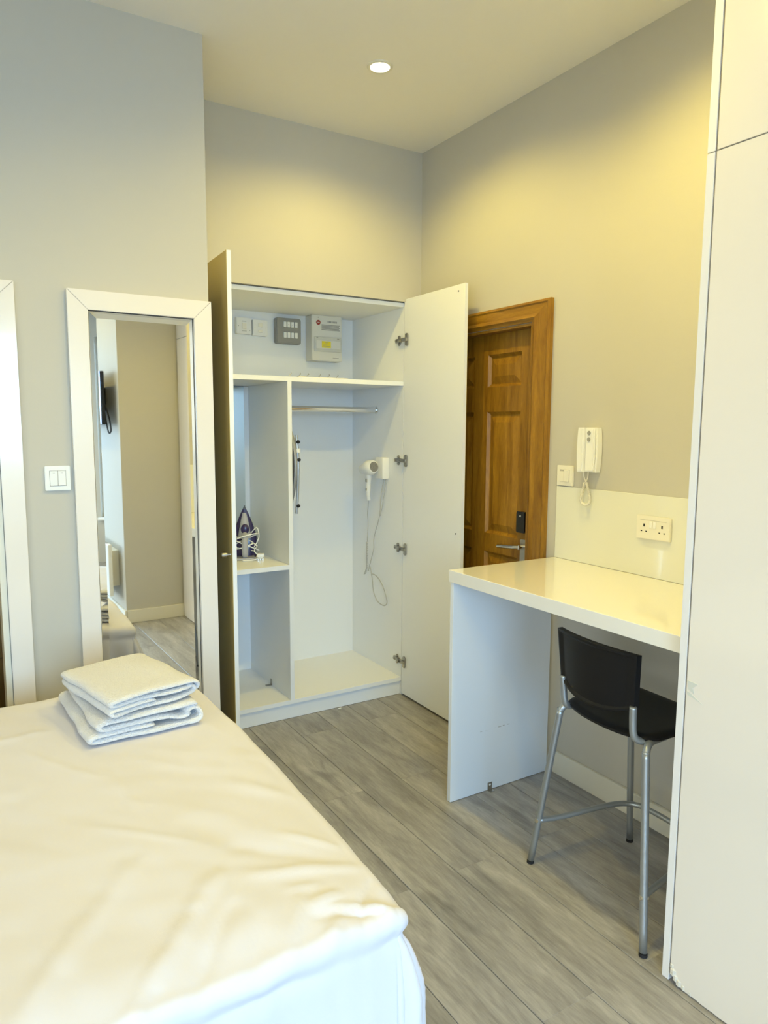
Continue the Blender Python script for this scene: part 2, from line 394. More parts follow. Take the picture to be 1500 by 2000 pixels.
arch((yo, yo2), (yi, yi2), 0, 2.0425, 1.9575, 'door_architrave', head=True)
# keypad, lever
kp = MB().prism(rrect(2.415, 2.475, 1.020, 1.118, .008), 'x', XD-.022, XD-.0005, .003).build('keypad', M_blackg, d1, smooth='auto', label='black electronic reader above the lever')
MB().cyl((XD-.0235, 2.445, 1.098), (XD-.022, 2.445, 1.098), .005).build('indicator', M_print, kp)
pl = MB().prism(rrect(2.40, 2.455, .80, .988, .006), 'x', XD-.012, XD-.0005, .002).build('lock_plate', M_satin, d1, smooth='auto', label='satin metal lock plate')
m_ = MB().tube([(XD-.012, 2.43, .955), (XD-.045, 2.43, .955)], .010, 12, 0)
m_.tube([(XD-.045, 2.425, .957), (XD-.05, 2.45, .955), (XD-.05, 2.50, .950), (XD-.05, 2.565, .944)], .0095, 10, 4)
m_.build('lever_handle', M_chrome, pl, smooth='auto', label='chrome lever')
# ---------------------------------------------------------------- wardrobe
WF, WB, WLx, WRx, WT = 3.257, 3.83, .987, 2.125, 2.155
wd = thing('wardrobe', (1.55, 3.5, 0), 'built-in white wardrobe standing open with shelves and hanging rail', 'wardrobe')
T = .018
bv = .0008
MB().box(WLx, WLx+T, WF, WB, 0, WT, bv).build('side_panel', M_white, wd)
MB().box(WRx-T, WRx, WF, WB, 0, WT, bv).build('side_panel', M_white, wd)
MB().box(WLx+T, WRx-T, WF, WB, WT-.022, WT, bv).build('top_panel', M_white, wd)
MB().box(WLx+T, WRx-T, 3.822, WB, .10, WT-.022).build('back_panel', M_white, wd)
MB().box(WLx+T, WRx-T, WF, 3.822, .080, .102, bv).build('bottom_panel', M_white, wd)
MB().box(WLx+T, WRx-T, WF+.014, WF+.032, 0, .080, bv).build('plinth', M_white, wd)
MB().box(WLx+T, WRx-T, WF, 3.822, 1.722, 1.745, bv).build('shelf', M_white, wd)
DVx0, DVx1 = 1.433, 1.455
MB().box(DVx0, DVx1, WF+.001, 3.822, .102, 1.722, bv).build('divider', M_white, wd)
MB().box(WLx+T, DVx0, WF, 3.822, .786, .810, bv).build('shelf', M_white, wd)
# leaning mirror panel at the back of the left bay
MB().box(1.03, 1.405, 3.79, 3.796, .815, 1.715).build('wardrobe_mirror', mat('pale mirror', (.72, .77, .76), .05, metal=1), label='frameless mirror standing at the back of the left wardrobe bay', cat='mirror')
MB().box(1.405, DVx0-.001, 3.79, 3.82, .812, 1.72).build('mirror_fillet', M_sheet, wd)
# rail
rl = MB(); rl.tube([(DVx1+.001, 3.54, 1.598), (WRx-T-.002, 3.54, 1.598)], .0125, 12, 0)
for v in rl.bm.verts: v.co.z = 1.598+(v.co.z-1.598)*1.25
rail = rl.build('hanging_rail', M_chrome, wd, smooth='auto', label='chrome hanging rail')
for x in (DVx1+.0005, WRx-T-.006): MB().cyl((x, 3.54, 1.598), (x+.0055, 3.54, 1.598), .021, seg=20).build('rail_socket', M_chrome, rail, smooth='auto')
# angle bracket on the floor of the left bay
m_ = MB(); m_.box(1.400, 1.4325, 3.505, 3.525, .1022, .1042); m_.box(1.430, 1.4325, 3.505, 3.525, .1042, .135)
m_.build('angle_bracket', M_hinge, wd, label='small steel angle bracket')
# doors
def wdoor(hx, hy, ex, ey, side, z0=.012, z1=2.172):
    """door slab from hinge edge to free edge; side = which side the outer face is on"""
    d = Vector((ex-hx, ey-hy, 0)).normalized(); nrm = Vector((d.y, -d.x, 0))*side
    L = (Vector((ex, ey, 0))-Vector((hx, hy, 0))).length
    def slab(a0, a1, o0, o1, m, nm, par, lab=None):
        t_ = bmesh.new(); V = []
        for z in (z0, z1):
            for a, o in ((a0, o0), (a1, o0), (a1, o1), (a0, o1)):
                p = Vector((hx, hy, z))+d*a+nrm*o; V.append(t_.verts.new(p))
        for q in ((0, 1, 2, 3), (7, 6, 5, 4), (0, 4, 5, 1), (1, 5, 6, 2), (2, 6, 7, 3), (3, 7, 4, 0)): t_.faces.new([V[i] for i in q])
        m_ = MB(); m_.add(t_); o = m_.build(nm, m, par)
        if lab: o['label'] = lab
        return o
    o = slab(0, L-.001, 0, .0165, M_white, 'wardrobe_door', wd)
    return o, d, nrm, slab, L
dl, dD, nL, slabL, LL = wdoor(.990, 3.250, .968, 2.722, 1)
# outer side of the left door must face -x
if nL.x > 0: raise SystemExit('normal')
slabL(0, LL-.001, .0167, .0185, M_door_out, 'door_front', dl, 'cream gloss outer face')
dr, dDr, nR, slabR, LR = wdoor(2.106, 3.250, 2.102, 2.722, -1)
slabR(0, LR-.001, .0167, .0185, M_door_out, 'door_front', dr, 'cream gloss outer face')
# knob on left door
kb = Vector((.968, 2.722, .985))-dD*.03+nL*.0185
m_ = MB(); m_.cyl(kb, kb+nL*.016, .006); m_.cyl(kb+nL*.014, kb+nL*.036, .0115, seg=20, bev=.002)
m_.build('door_knob', M_satin, dl, smooth='auto', label='small satin metal knob')
# small dents on the right door
for y_, z_ in ((2.765, .983), (2.775, 2.142)): MB().cyl((2.1025-.003, y_, z_), (2.1025-.0002, y_, z_), .0032, seg=10).build('screw_hole', M_slot, dr)
# hinges, right side
for z in (1.962, 1.322, .838, .201):
    h = MB(); xi = WRx-T
    h.cyl((xi-.0005, 3.292, z+.018), (xi-.010, 3.292, z+.018), .009, seg=12, bev=.002)
    h.cyl((xi-.0005, 3.292, z-.018), (xi-.010, 3.292, z-.018), .009, seg=12, bev=.002)
    h.box(xi-.014, xi-.0005, 3.268, 3.322, z-.011, z+.011, .003)
    h.cyl((xi-.014, 3.31, z), (xi-.018, 3.31, z), .006, seg=12)
    h.tube([(xi-.012, 3.275, z), (xi-.022, 3.262, z), (xi-.020, 3.246, z)], .008, 8, 3)
    hp = h.build('hinge', M_hinge, wd, smooth='auto')
    h = MB(); h.prism(rrect(3.205, 3.228, z-.033, z+.033, .010), 'x', 2.0955, 2.1025, .001); h.box(2.086, 2.098, 3.205, 3.252, z-.010, z+.010, .003)
    h.build('hinge_cup', M_hinge, hp, smooth='auto')
# ---------------------------------------------------------------- things in the wardrobe
YBk = 3.822
def sw_plate(x0, x1, z0, z1, name, label):
    o = MB().prism(rrect(x0, x1, z0, z1, .006), 'y', YBk-.030, YBk-.0005, .003).build(name, M_plastic, smooth='auto', label=label, cat='switch')
    return o
o = sw_plate(1.372, 1.460, 2.004, 2.092, 'isolator_switch', 'white square isolator switch nearest the left wardrobe door')
xm = 1.416
MB().box(xm-.013, xm+.013, YBk-.034, YBk-.0302, 2.03, 2.062, .002).build('rocker', M_plastic_w, o)
m_ = MB(); m_.box(xm-.012, xm+.012, YBk-.0306, YBk-.030, 2.070, 2.0725); m_.box(xm-.014, xm+.014, YBk-.0306, YBk-.030, 2.018, 2.0205)
m_.box(xm-.034, xm-.030, YBk-.031, YBk-.030, 2.044, 2.048); m_.box(xm+.030, xm+.034, YBk-.031, YBk-.030, 2.022, 2.026); m_.build('screw', M_print, o, kind='stuff')
o = sw_plate(1.467, 1.553, 2.000, 2.086, 'fused_switch', 'white square fused switch beside the grey switch bank')
xm = 1.51
MB().box(xm-.012, xm+.012, YBk-.034, YBk-.0302, 2.046, 2.068, .002).build('rocker', M_plastic_w, o)
m_ = MB(); m_.box(xm-.011, xm+.011, YBk-.033, YBk-.0302, 2.018, 2.032, .001); m_.box(xm-.034, xm-.029, YBk-.031, YBk-.030, 2.040, 2.045); m_.box(xm+.029, xm+.033, YBk-.031, YBk-.030, 2.040, 2.044)
m_.build('fuse_holder', M_plastic_w, o, kind='stuff')
g = MB().prism(rrect(1.600, 1.752, 1.966, 2.108, .012), 'y', YBk-.040, YBk-.0005, .005).build('grid_switch', M_metalgrey, smooth='auto', label='grey metal switch bank with two rows of four white rockers', cat='switch')
for r_ in range(2):
    for c in range(4):
        x = 1.643+c*.0228; z = 2.056-r_*.058
        q = MB().box(x, x+.017, YBk-.046, YBk-.0402, z, z+.031, .002).build('rocker', M_plastic, g)
        if r_ == 0 and c > 0: MB().box(x+.005, x+.009, YBk-.0464, YBk-.046, z+.013, z+.016).build('mark', M_red, q)
# consumer unit
cu = thing('consumer_unit', (1.91, YBk, 1.87), 'off-white consumer unit with a yellow label beside the switches', 'fuse box')
cy0 = YBk-.085
MB().prism(rrect(1.797, 1.990, 1.878, 2.133, .006), 'y', cy0, YBk-.0005, .003).build('case', M_unit, cu, smooth='auto')
fl_ = MB().box(1.812, 1.982, cy0-.008, cy0-.0005, 1.930, 2.012, .003).build('flap', M_unitd, cu, label='tinted hinged flap')
MB().box(1.820, 1.975, cy0-.0105, cy0-.0082, 1.946, 1.992, .001).build('window', M_unit, fl_)
yl = MB().box(1.855, 1.912, cy0-.0120, cy0-.0106, 1.951, 1.988).build('warning_label', M_yellow, cu, label='yellow warning label')
m_ = MB()
for i, (a, b) in enumerate(((.872, .896), (.878, .890), (.864, .884), (.862, .905))): m_.box(1+a, 1+b, cy0-.0124, cy0-.0121, 1.980-i*.007, 1.982-i*.007)
m_.build('print', M_print, yl, kind='stuff')
rs = MB().cyl((1.838, cy0-.0022, 2.092), (1.838, cy0-.0002, 2.092), .0135, seg=24).build('round_sticker', M_red, cu, label='dark red round sticker')
MB().box(1.831, 1.845, cy0-.0028, cy0-.0023, 2.0905, 2.0935).build('print', M_unit, rs)
m_ = MB()
for i in range(7): m_.box(1.897+i*.009, 1.903+i*.009, cy0-.0012, cy0-.0002, 2.094, 2.104)
for i in range(5): m_.box(1.858, 1.976-(i % 2)*.006, cy0-.0012, cy0-.0002, 2.078-i*.0068, 2.0826-i*.0068)
m_.box(1.93, 1.968, cy0-.0012, cy0-.0002, 1.896, 1.8985); m_.cyl((1.838, cy0-.001, 2.12), (1.838, cy0, 2.12), .003, seg=8)
m_.box(1.822, 1.832, cy0-.010, cy0-.008, 2.004, 2.009); m_.box(1.955, 1.967, cy0-.010, cy0-.008, 2.002, 2.007)
m_.build('print', M_print, cu, kind='stuff')
# strip of small hooks on the upper shelf
hk = thing('hook_strip', (1.6, 3.30, 1.745), 'thin white strip with little dark wire hooks on the upper wardrobe shelf', 'hooks')
MB().box(1.50, 1.78, 3.275, 3.29, 1.7455, 1.7495, .0008).build('strip', M_plastic_w, hk)
for i, x in enumerate((1.462, 1.512, 1.556, 1.622, 1.672, 1.722)):
    MB().tube([(x-.006, 3.283, 1.7515), (x, 3.283, 1.7585), (x+.005, 3.283, 1.7615), (x+.002, 3.283, 1.7665)], .0014, 6, 3).build('hook', M_hinge, hk)
# ironing board
ib = thing('ironing_board', (1.475, 3.45, 1.0), 'grey ironing board hung on the wardrobe divider beside the rail', 'ironing board')
out = []
for k in range(41):
    t_ = k/40; z = 1.0+.53*t_
    w_ = .17*min(1, math.sqrt(max(0, 1-((t_-.58)/.42)**2)) if t_ > .58 else .12+.88*math.sin(min(1, t_/.58)*PI/2)**.9)
    out.append((3.455-w_, z))
outl = out+[(2*3.455-y, z) for y, z in reversed(out)]
MB().prism(outl, 'x', 1.457, 1.474, .002).build('cover', M_boardc, ib, smooth='auto', label='dark padded cover')
for sg in (1, -1): MB().tube([(1.487, 3.455+sg*(y-3.455+.006), z) for y, z in out[::2]], .0105, 8, 3).build('frame_rail', M_board, ib, smooth='auto')
m_ = MB(); m_.tube([(1.503, 3.315, 1.46), (1.506, 3.300, 1.30), (1.503, 3.318, 1.06)], .008, 8, 6); m_.build('leg', M_board, ib, smooth='auto')
for z, y in ((1.425, 3.303), (1.335, 3.296), (1.10, 3.308)):
    MB().sphere((1.508, y, z), .0105, (1, 1, .9), 10).build('cap', M_rubber, ib, smooth=True)
MB().cyl((1.506, 3.302, 1.372), (1.506, 3.302, 1.392), .0125, seg=12).build('collar', M_plastic, ib, smooth='auto')
# iron, standing on its heel
ir = thing('steam_iron', (1.312, 3.56, .81), 'purple and grey steam iron standing upright with its white cord wrapped round', 'iron', rz=math.radians(-21))
def ellring(z, hw, y0, y1, n=20, pw=1.0):
    return [(hw*math.cos(2*PI*k/n), (y0+y1)/2+(y1-y0)/2*math.sin(2*PI*k/n), z) for k in range(n)]
def loft(rings, m, name, par, c=(1.312, 3.56, .81), **kw):
    b_ = MB(); R_ = [[b_.bm.verts.new(Vector(p)+Vector(c)) for p in r] for r in rings]; n = len(R_[0])
    for A, B in zip(R_, R_[1:]):
        for k in range(n): b_.bm.faces.new((A[k], A[(k+1) % n], B[(k+1) % n], B[k]))
    b_.bm.faces.new(R_[0][::-1]); b_.bm.faces.new(R_[-1]); return b_.build(name, m, par, smooth='auto', **kw)
def hw(z): return max(.003, .066*(1-max(0, (z-.08)/.195)**1.5) if z > .08 else .066-.004*(.08-z)/.08)
loft([ellring(z, hw(z)*1.0, .030, .042) for z in [0, .03, .06, .1, .14, .18, .21, .235, .255, .268, .2745]], mat('dark soleplate', (.10, .10, .11), .3, metal=.6), 'soleplate', ir)
loft([ellring(z+.002, hw(z)*.93, -.012+.04*max(0, z-.05)/.2, .030) for z in [0, .03, .06, .1, .14, .18, .21, .235, .252]], M_purple, 'water_tank', ir)
loft([ellring(z, hw(z)*.55, -.045+.26*max(0, z-.12), .0) for z in [.11, .13, .16, .19, .21, .225, .24]], M_irongrey, 'nose', ir)
MB().sphere((1.314, 3.52, .968), .022, (1, .5, 1.25), 16).build('temperature_dial', M_purple, ir, smooth=True)
m_ = MB().tube([(1.313, 3.54, .825), (1.313, 3.49, .835), (1.313, 3.478, .87), (1.313, 3.482, .915), (1.313, 3.525, .945)], lambda t: .014+.003*math.sin(PI*t), 12, 6)
m_.build('handle', M_irongrey, ir, smooth='auto')
m_ = MB(); m_.box(1.262, 1.362, 3.47, 3.575, .8105, .822, .005); m_.build('heel', M_irongrey, ir, smooth='auto')
m_ = MB()
cp = []
for k in range(23):
    a = k*.80+.4; cp.append((1.313+.068*math.cos(a)*(1+.06*math.sin(k)), 3.515+.044*math.sin(a), .875+.045*math.sin(k*.55)+.002*k))
m_.tube(cp, .0034, 6, 5)
m_.tube([cp[0], (1.36, 3.47, .86), (1.378, 3.462, .84), (1.374, 3.47, .818), (1.34, 3.45, .814), (1.30, 3.452, .8135), (1.35, 3.463, .8145), (1.385, 3.468, .822)], .0028, 6, 6)
m_.tube([(1.345, 3.50, .95), (1.375, 3.485, .98), (1.385, 3.48, .93), (1.36, 3.47, .88)], .0028, 6, 6)
m_.build('cord', M_plastic, ir, smooth=True, label='white wrapped cord')
pg = MB(); pg.box(1.372, 1.412, 3.452, 3.486, .828, .846, .006); pg.box(1.378, 1.406, 3.458, 3.482, .822, .829, .002)
plug = pg.build('plug', M_plastic, ir, smooth='auto', label='white plug with chrome pins')
m_ = MB(); m_.box(1.388, 1.394, 3.460, 3.465, .8105, .8225); m_.box(1.377, 1.385, 3.474, 3.479, .8105, .8225); m_.box(1.399, 1.407, 3.474, 3.479, .8105, .8225); m_.build('pin', M_chrome, plug)
# hair dryer
hd = thing('hair_dryer', (2.107, 3.48, 1.2), 'white wall-mounted hair dryer with hanging coiled cord inside the wardrobe', 'hair dryer')
XI = WRx-T
MB().box(XI-.045, XI-.0005, 3.395, 3.475, 1.212, 1.332, .006).build('wall_mount', M_plastic, hd, smooth='auto')
c0 = Vector((XI-.075, 3.452, 1.278)); dd = Vector((-.10, .98, -.18)).normalized()
m_ = MB(); t_ = bmesh.new()
prof = [(.012, -.012), (.033, -.010), (.041, .0), (.044, .02), (.042, .045), (.034, .068), (.026, .086), (.025, .105), (.020, .106)]
b2 = MB(); b2.lathe(prof, (0, 0, 0), 'z', 24)
bmesh.ops.transform(b2.bm, matrix=Matrix.Translation(c0) @ dd.to_track_quat('Z', 'Y').to_matrix().to_4x4(), verts=b2.bm.verts)
bd = b2.build('body', M_plastic, hd, smooth='auto')
b3 = MB(); b3.lathe([(.0285, -.0135), (.0285, -.0120)], (0, 0, 0), 'z', 24)
for k in range(10):
    a = k*2*PI/10; b3.box(.016*math.cos(a)-.003, .016*math.cos(a)+.003, .016*math.sin(a)-.003, .016*math.sin(a)+.003, -.0165, -.0128)
b3.cyl((0, 0, -.0165), (0, 0, -.0125), .006, seg=10)
bmesh.ops.transform(b3.bm, matrix=Matrix.Translation(c0) @ dd.to_track_quat('Z', 'Y').to_matrix().to_4x4(), verts=b3.bm.verts)
b3.build('air_grille', M_line, bd, kind='stuff')
h0 = c0+dd*.035+Vector((0, 0, -.03)); h1 = h0+Vector((.008, .018, -.155))
m_ = MB().tube([h0, h0*.5+h1*.5+Vector((-.004, 0, 0)), h1], lambda t: .0185-.008*t, 14, 8)
hn = m_.build('handle', M_plastic, hd, smooth='auto')
MB().box(h0.x-.022, h0.x-.014, h0.y-.006, h0.y+.006, h0.z-.05, h0.z-.03, .002).build('switch', M_print, hn)
MB().box(h0.x-.017, h0.x-.011, h0.y+.002, h0.y+.012, h0.z-.10, h0.z-.085, .002).build('switch', M_print, hn)
xc = XI-.035
m_ = MB()
m_.tube([tuple(h1), (xc, 3.575, 1.0), (xc, 3.570, .93), (xc, 3.578, .85), (xc+.006, 3.583, .83)], .0028, 6, 6)
m_.tube([(xc+.01, 3.412, 1.21), (xc, 3.428, 1.10), (xc, 3.44, 1.0), (xc, 3.50, .87), (xc, 3.505, .80), (xc, 3.54, .72), (xc, 3.565, .66)], .0028, 6, 6)
m_.tube([(xc+.02, 3.402, 1.21), (xc+.01, 3.42, 1.08), (xc+.005, 3.438, 1.0)], .0022, 6, 6)
m_.tube([(xc, 3.545, .69), (xc, 3.52, .62), (xc, 3.505, .55), (xc, 3.46, .50), (xc, 3.39, .49), (xc, 3.355, .52), (xc, 3.40, .60), (xc, 3.47, .645), (xc, 3.53, .65)], .003, 6, 8)
m_.build('cord', M_cord, hd, smooth=True)
m_ = MB(); hp_ = []
for k in range(160):
    t_ = k/159; z = .832-.20*t_; y = 3.578+.004*math.sin(3*t_)+.030*max(0, t_-.8)*5
    hp_.append((xc+.006*math.cos(k*1.25), y+.006*math.sin(k*1.25), z))
m_.tube(hp_, .0018, 5, 0); m_.build('coiled_cord', M_cord, hd, smooth=True)
# plaster crumb on the floor
m_ = MB(); m_.sphere((1.707, 3.245, .004), .005, (2.0, 1.0, .8), 8); m_.sphere((1.717, 3.248, .003), .004, (1.2, 1, .7), 8)
m_.build('plaster_crumb', M_plastic, smooth=False, label='tiny white plaster crumb on the floor by the wardrobe plinth', cat='debris')
# ---------------------------------------------------------------- framed mirror on the left wall
mr = thing('framed_mirror', (.627, YL, .12), 'tall mirror in a wide cream gloss frame, hanging on the grey wall behind the towels', 'mirror')
mx0, mx1, mz0, mz1, fw_ = .374, .879, .14, 1.968, .067
y0, y1 = YL-.026, YL-.001
e = .0004
MB().prism([(mx0, mz0), (mx0+fw_-e, mz0+fw_), (mx0+fw_-e, mz1-fw_), (mx0, mz1-e*2)], 'y', y0, y1, .0012).build('frame_stile', M_gloss, mr)
MB().prism([(mx1, mz0), (mx1-fw_+e, mz0+fw_), (mx1-fw_+e, mz1-fw_), (mx1, mz1-e*2)], 'y', y0, y1, .0012).build('frame_stile', M_gloss, mr)
MB().prism([(mx0+e*2, mz1), (mx1-e*2, mz1), (mx1-fw_, mz1-fw_+e), (mx0+fw_, mz1-fw_+e)], 'y', y0, y1, .0012).build('frame_rail', M_gloss, mr)
MB().prism([(mx0+e*2, mz0), (mx1-e*2, mz0), (mx1-fw_, mz0+fw_-e), (mx0+fw_, mz0+fw_-e)], 'y', y0, y1, .0012).build('frame_rail', M_gloss, mr)
gx0, gx1, gz0, gz1 = mx0+fw_+.0025, mx1-fw_-.0025, mz0+fw_+.0025, mz1-fw_-.0025
yg = YL-.0175; bw_ = .024
t_ = bmesh.new()
A = [t_.verts.new(p) for p in ((gx0, yg+.0066, gz0), (gx1, yg+.0066, gz0), (gx1, yg+.0066, gz1), (gx0, yg+.0066, gz1))]
B = [t_.verts.new(p) for p in ((gx0+bw_, yg, gz0+bw_), (gx1-bw_, yg, gz0+bw_), (gx1-bw_, yg, gz1-bw_), (gx0+bw_, yg, gz1-bw_))]
C_ = [t_.verts.new((v.co.x, yg+.0072, v.co.z)) for v in A]
for k in range(4): t_.faces.new((A[k], A[(k+1) % 4], B[(k+1) % 4], B[k])); t_.faces.new((C_[k], C_[(k+1) % 4], A[(k+1) % 4], A[k]))
t_.faces.new(B); t_.faces.new(C_[::-1])
PS = math.radians(.70); xm_ = (gx0+gx1)/2
bmesh.ops.rotate(t_, cent=(xm_, yg, 0), matrix=Matrix.Rotation(PS, 3, 'Z'), verts=t_.verts)   # the glass sits a touch askew in its frame
m_ = MB(); m_.add(t_); m_.build('mirror_glass', M_mirror, mr)
MB().box(mx0+fw_-.01, mx1-fw_+.01, yg+.0098, YL-.0015, mz0+fw_-.01, mz1-fw_+.01).build('mirror_backing', M_slot, mr)
# double switch by the mirror
sw = MB().prism(rrect(.280, .362, 1.275, 1.361, .004), 'y', YL-.012, YL-.0005, .002).build('double_light_switch', M_plastic, smooth='auto', label='white double rocker switch between door frame and framed mirror', cat='switch')
MB().box(.2945, .3475, YL-.0124, YL-.012, 1.291, 1.345).build('joint_line', M_line, sw)
for x in (.2955, .3215):
    q = MB().box(x, x+.025, YL-.0155, YL-.0121, 1.292, 1.344, .0012).build('rocker', M_plastic, sw)
    MB().box(x+.009, x+.016, YL-.0159, YL-.0154, 1.335, 1.337).build('mark', M_print, q)
# ---------------------------------------------------------------- desk
dk = thing('desk', (1.9, 1.7, 0), 'high white gloss desk along the wall with a slab end panel', 'desk')
DZ1, DZ0 = .952, .905
MB().box(1.633, XR-.001, 1.146, 2.188, DZ0, DZ1, .0015).build('desk_top', M_desk, dk)
lgm = mat('white desk panel with daylight tint', (.82, .86, .91), .38, bump=.02, bscale=400)  # panel is plain white; the blue cast of daylight is put into its colour
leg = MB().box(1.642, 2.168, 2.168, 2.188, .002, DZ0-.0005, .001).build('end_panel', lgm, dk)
m_ = MB(); m_.box(1.835, 1.858, 2.148, 2.167, .0005, .0025); m_.box(1.835, 1.858, 2.1655, 2.1678, .0025, .034)
bk = m_.build('angle_bracket', M_satin, dk, label='small steel angle bracket')
MB().cyl((1.8465, 2.1648, .024), (1.8465, 2.1656, .024), .0045, seg=12).build('bracket_hole', M_sheet, bk)
m_ = MB()
random.seed(3)
for i in range(7):
    x = 1.79+i*.024; m_.box(x, x+.008+.010*random.random(), 2.1674, 2.1678, .262+.004*random.random(), .2635+.004*random.random()+.001)
m_.build('scuff', mat('scuff mark', (.50, .50, .50), .7), leg, kind='stuff')
# glass splashback
MB().box(XR-.008, XR-.0005, 1.146, 2.186, DZ1+.0008, 1.258, .001).build('splashback', M_splash, label='cream glass splashback panel on the wall behind the desk', cat='splashback')
# double socket
XP = XR-.008
so = MB().prism(rrect(1.612, 1.758, 1.096, 1.182, .003), 'x', XP-.012, XP-.0005, .002).build('double_socket', M_plastic_w, smooth='auto', label='white double power socket on the cream splashback above the desk', cat='socket')
m_ = MB(); m_.box(1.628, 1.742, 0, 0, 0, 0) if 0 else None
m_.box(XP-.0126, XP-.0118, 1.628, 1.742, 1.1655, 1.1668); m_.build('joint_line', M_line2, so)
for yc in (1.646, 1.724):
    m_ = MB(); m_.box(XP-.0128, XP-.0115, yc-.003, yc+.003, 1.141, 1.152); m_.box(XP-.0128, XP-.0115, yc-.0135, yc-.0075, 1.1225, 1.1265); m_.box(XP-.0128, XP-.0115, yc+.0075, yc+.0135, 1.1225, 1.1265)
    m_.build('pin_hole', M_slot, so)
for yc in (1.677, 1.693):
    MB().box(XP-.0160, XP-.0122, yc-.006, yc+.006, 1.138, 1.164, .0015).build('rocker', M_plastic, so)
# double switch under the intercom
sw = MB().prism(rrect(2.095, 2.183, 1.2615, 1.346, .003), 'x', XR-.012, XR-.0005, .002).build('double_light_switch', M_plastic_w, smooth='auto', label='white double rocker switch between the oak door and the intercom', cat='switch')
MB().box(XR-.0124, XR-.012, 2.1115, 2.1665, 1.2785, 1.3295).build('joint_line', M_line2, sw)
MB().box(XR-.019, XR-.0125, 2.1125, 2.1385, 1.279, 1.329, .002).build('rocker', M_plastic_w, sw)
MB().box(XR-.0145, XR-.0125, 2.1395, 2.1655, 1.279, 1.322, .0008).build('rocker', M_plastic_w, sw)
# ---------------------------------------------------------------- intercom handset
it = thing('intercom_handset', (XR, 2.0, 1.32), 'white wall intercom handset with two grey buttons and a hanging cord loop', 'intercom')
def pill(y0, y1, z0, z1, bulge, n=14):
    L = []; R_ = []
    for k in range(n+1):
        t_ = k/n; z = z0+(z1-z0)*t_; b_ = bulge*(1-(2*t_-1)**2); L.append((y0-b_, z)); R_.append((y1+b_, z))
    return L+R_[::-1]
MB().prism(pill(1.957, 2.032, 1.327, 1.503, .006), 'x', XR-.034, XR-.0005, .004).build('base', M_plastic, it, smooth='auto')
def half(y0, y1, z0, z1, bulge, n=14):
    return [(y0, z0), (y0, z1)]+[(y1+bulge*(1-(2*k/n-1)**2), z0+(z1-z0)*k/n) for k in range(n, -1, -1)]
MB().prism([(2*1.9795-y, z) for y, z in half(1.9575, 2.000, 1.330, 1.501, .004)], 'x', XR-.046, XR-.0345, .004).build('front_panel', M_plastic, it, smooth='auto')
hs = MB().prism(half(2.0025, 2.032, 1.327, 1.503, .005), 'x', XR-.058, XR-.0345, .005).build('handset', M_plastic, it, smooth='auto')
for z in (1.482, 1.457): MB().cyl((XR-.0495, 1.982, z), (XR-.0462, 1.982, z), .0085, seg=20, bev=.001).build('button', M_print, it, smooth='auto', label='round grey button')
m_ = MB(); xk = XR-.030
m_.tube([(xk, 2.018, 1.33), (xk, 2.016, 1.31), (xk, 2.005, 1.288), (xk, 2.000, 1.284)], .0022, 6, 6)
m_.tube([(xk+.004, 1.998, 1.33), (xk+.004, 2.000, 1.305), (xk+.004, 2.008, 1.288), (xk, 2.012, 1.284)], .0022, 6, 6)
m_.build('cord', M_plastic_w, it, smooth=True)
loop = [(2.001, 1.284), (1.994, 1.262), (1.984, 1.235), (1.980, 1.215), (1.986, 1.200), (2.004, 1.194), (2.022, 1.200), (2.029, 1.215), (2.025, 1.235), (2.016, 1.262), (2.010, 1.284)]
hp_ = []
N = 330
for k in range(N):
    u = k/(N-1)*(len(loop)-1); i = min(int(u), len(loop)-2); f = u-i
    yy = loop[i][0]*(1-f)+loop[i+1][0]*f; zz_ = loop[i][1]*(1-f)+loop[i+1][1]*f
    ty, tz = loop[i+1][0]-loop[i][0], loop[i+1][1]-loop[i][1]; q = math.hypot(ty, tz)
    a = k*1.1; hp_.append((xk+.0046*math.cos(a), yy+.0046*math.sin(a)*tz/q, zz_-.0046*math.sin(a)*ty/q))
m_ = MB(); m_.tube(hp_, .0016, 5, 0); m_.build('coiled_cord', M_plastic_w, it, smooth=True)
# ---------------------------------------------------------------- bar stool
st = thing('bar_stool', (1.835, 1.445, 0), 'black plastic bar stool on silver tube legs under the desk', 'stool', rz=math.radians(-3.5))
def sb(): return MB()
TB = .0115
lp = {}
for sgn in (1, -1):
    # back leg: foot, rises, bends forward under the seat
    m_ = sb(); m_.tube([(-.205, sgn*.248, .012), (-.160, sgn*.186, .52), (-.155, sgn*.180, .566), (-.140, sgn*.172, .585), (-.11, sgn*.160, .588), (-.04, sgn*.150, .586)], TB, 12, 6)
    lg = m_.build('leg', M_tube, st, smooth=True, local=True)
    MB().cyl((-.206, sgn*.249, .0005), (-.2050, sgn*.2485, .009), .0122, seg=14).build('foot_cap', M_rubber, lg, smooth='auto', local=True)
    m_ = sb(); m_.tube([(.200, sgn*.182, .012), (.150, sgn*.158, .53), (.140, sgn*.152, .575), (.10, sgn*.150, .586), (.03, sgn*.150, .586)], TB, 12, 6)
    lg = m_.build('leg', M_tube, st, smooth=True, local=True)
    MB().cyl((.201, sgn*.183, .0005), (.2002, sgn*.1822, .009), .0122, seg=14).build('foot_cap', M_rubber, lg, smooth='auto', local=True)
    m_ = sb(); m_.tube([(-.176, sgn*.148+.004, .699), (-.173, sgn*.146+.004, .66), (-.170, sgn*.145+.002, .62), (-.160, sgn*.146, .600), (-.135, sgn*.152, .590), (-.09, sgn*.158, .590)], TB*.95, 12, 6)
    m_.build('back_support', M_tube, st, smooth=True, local=True)
m_ = sb(); zf = .165
hp = [(-.192, .226, zf), (-.10, .206, zf), (.04, .180, zf+.01), (.12, .158, zf+.014), (.165, .120, zf+.014), (.178, .05, zf+.014)]
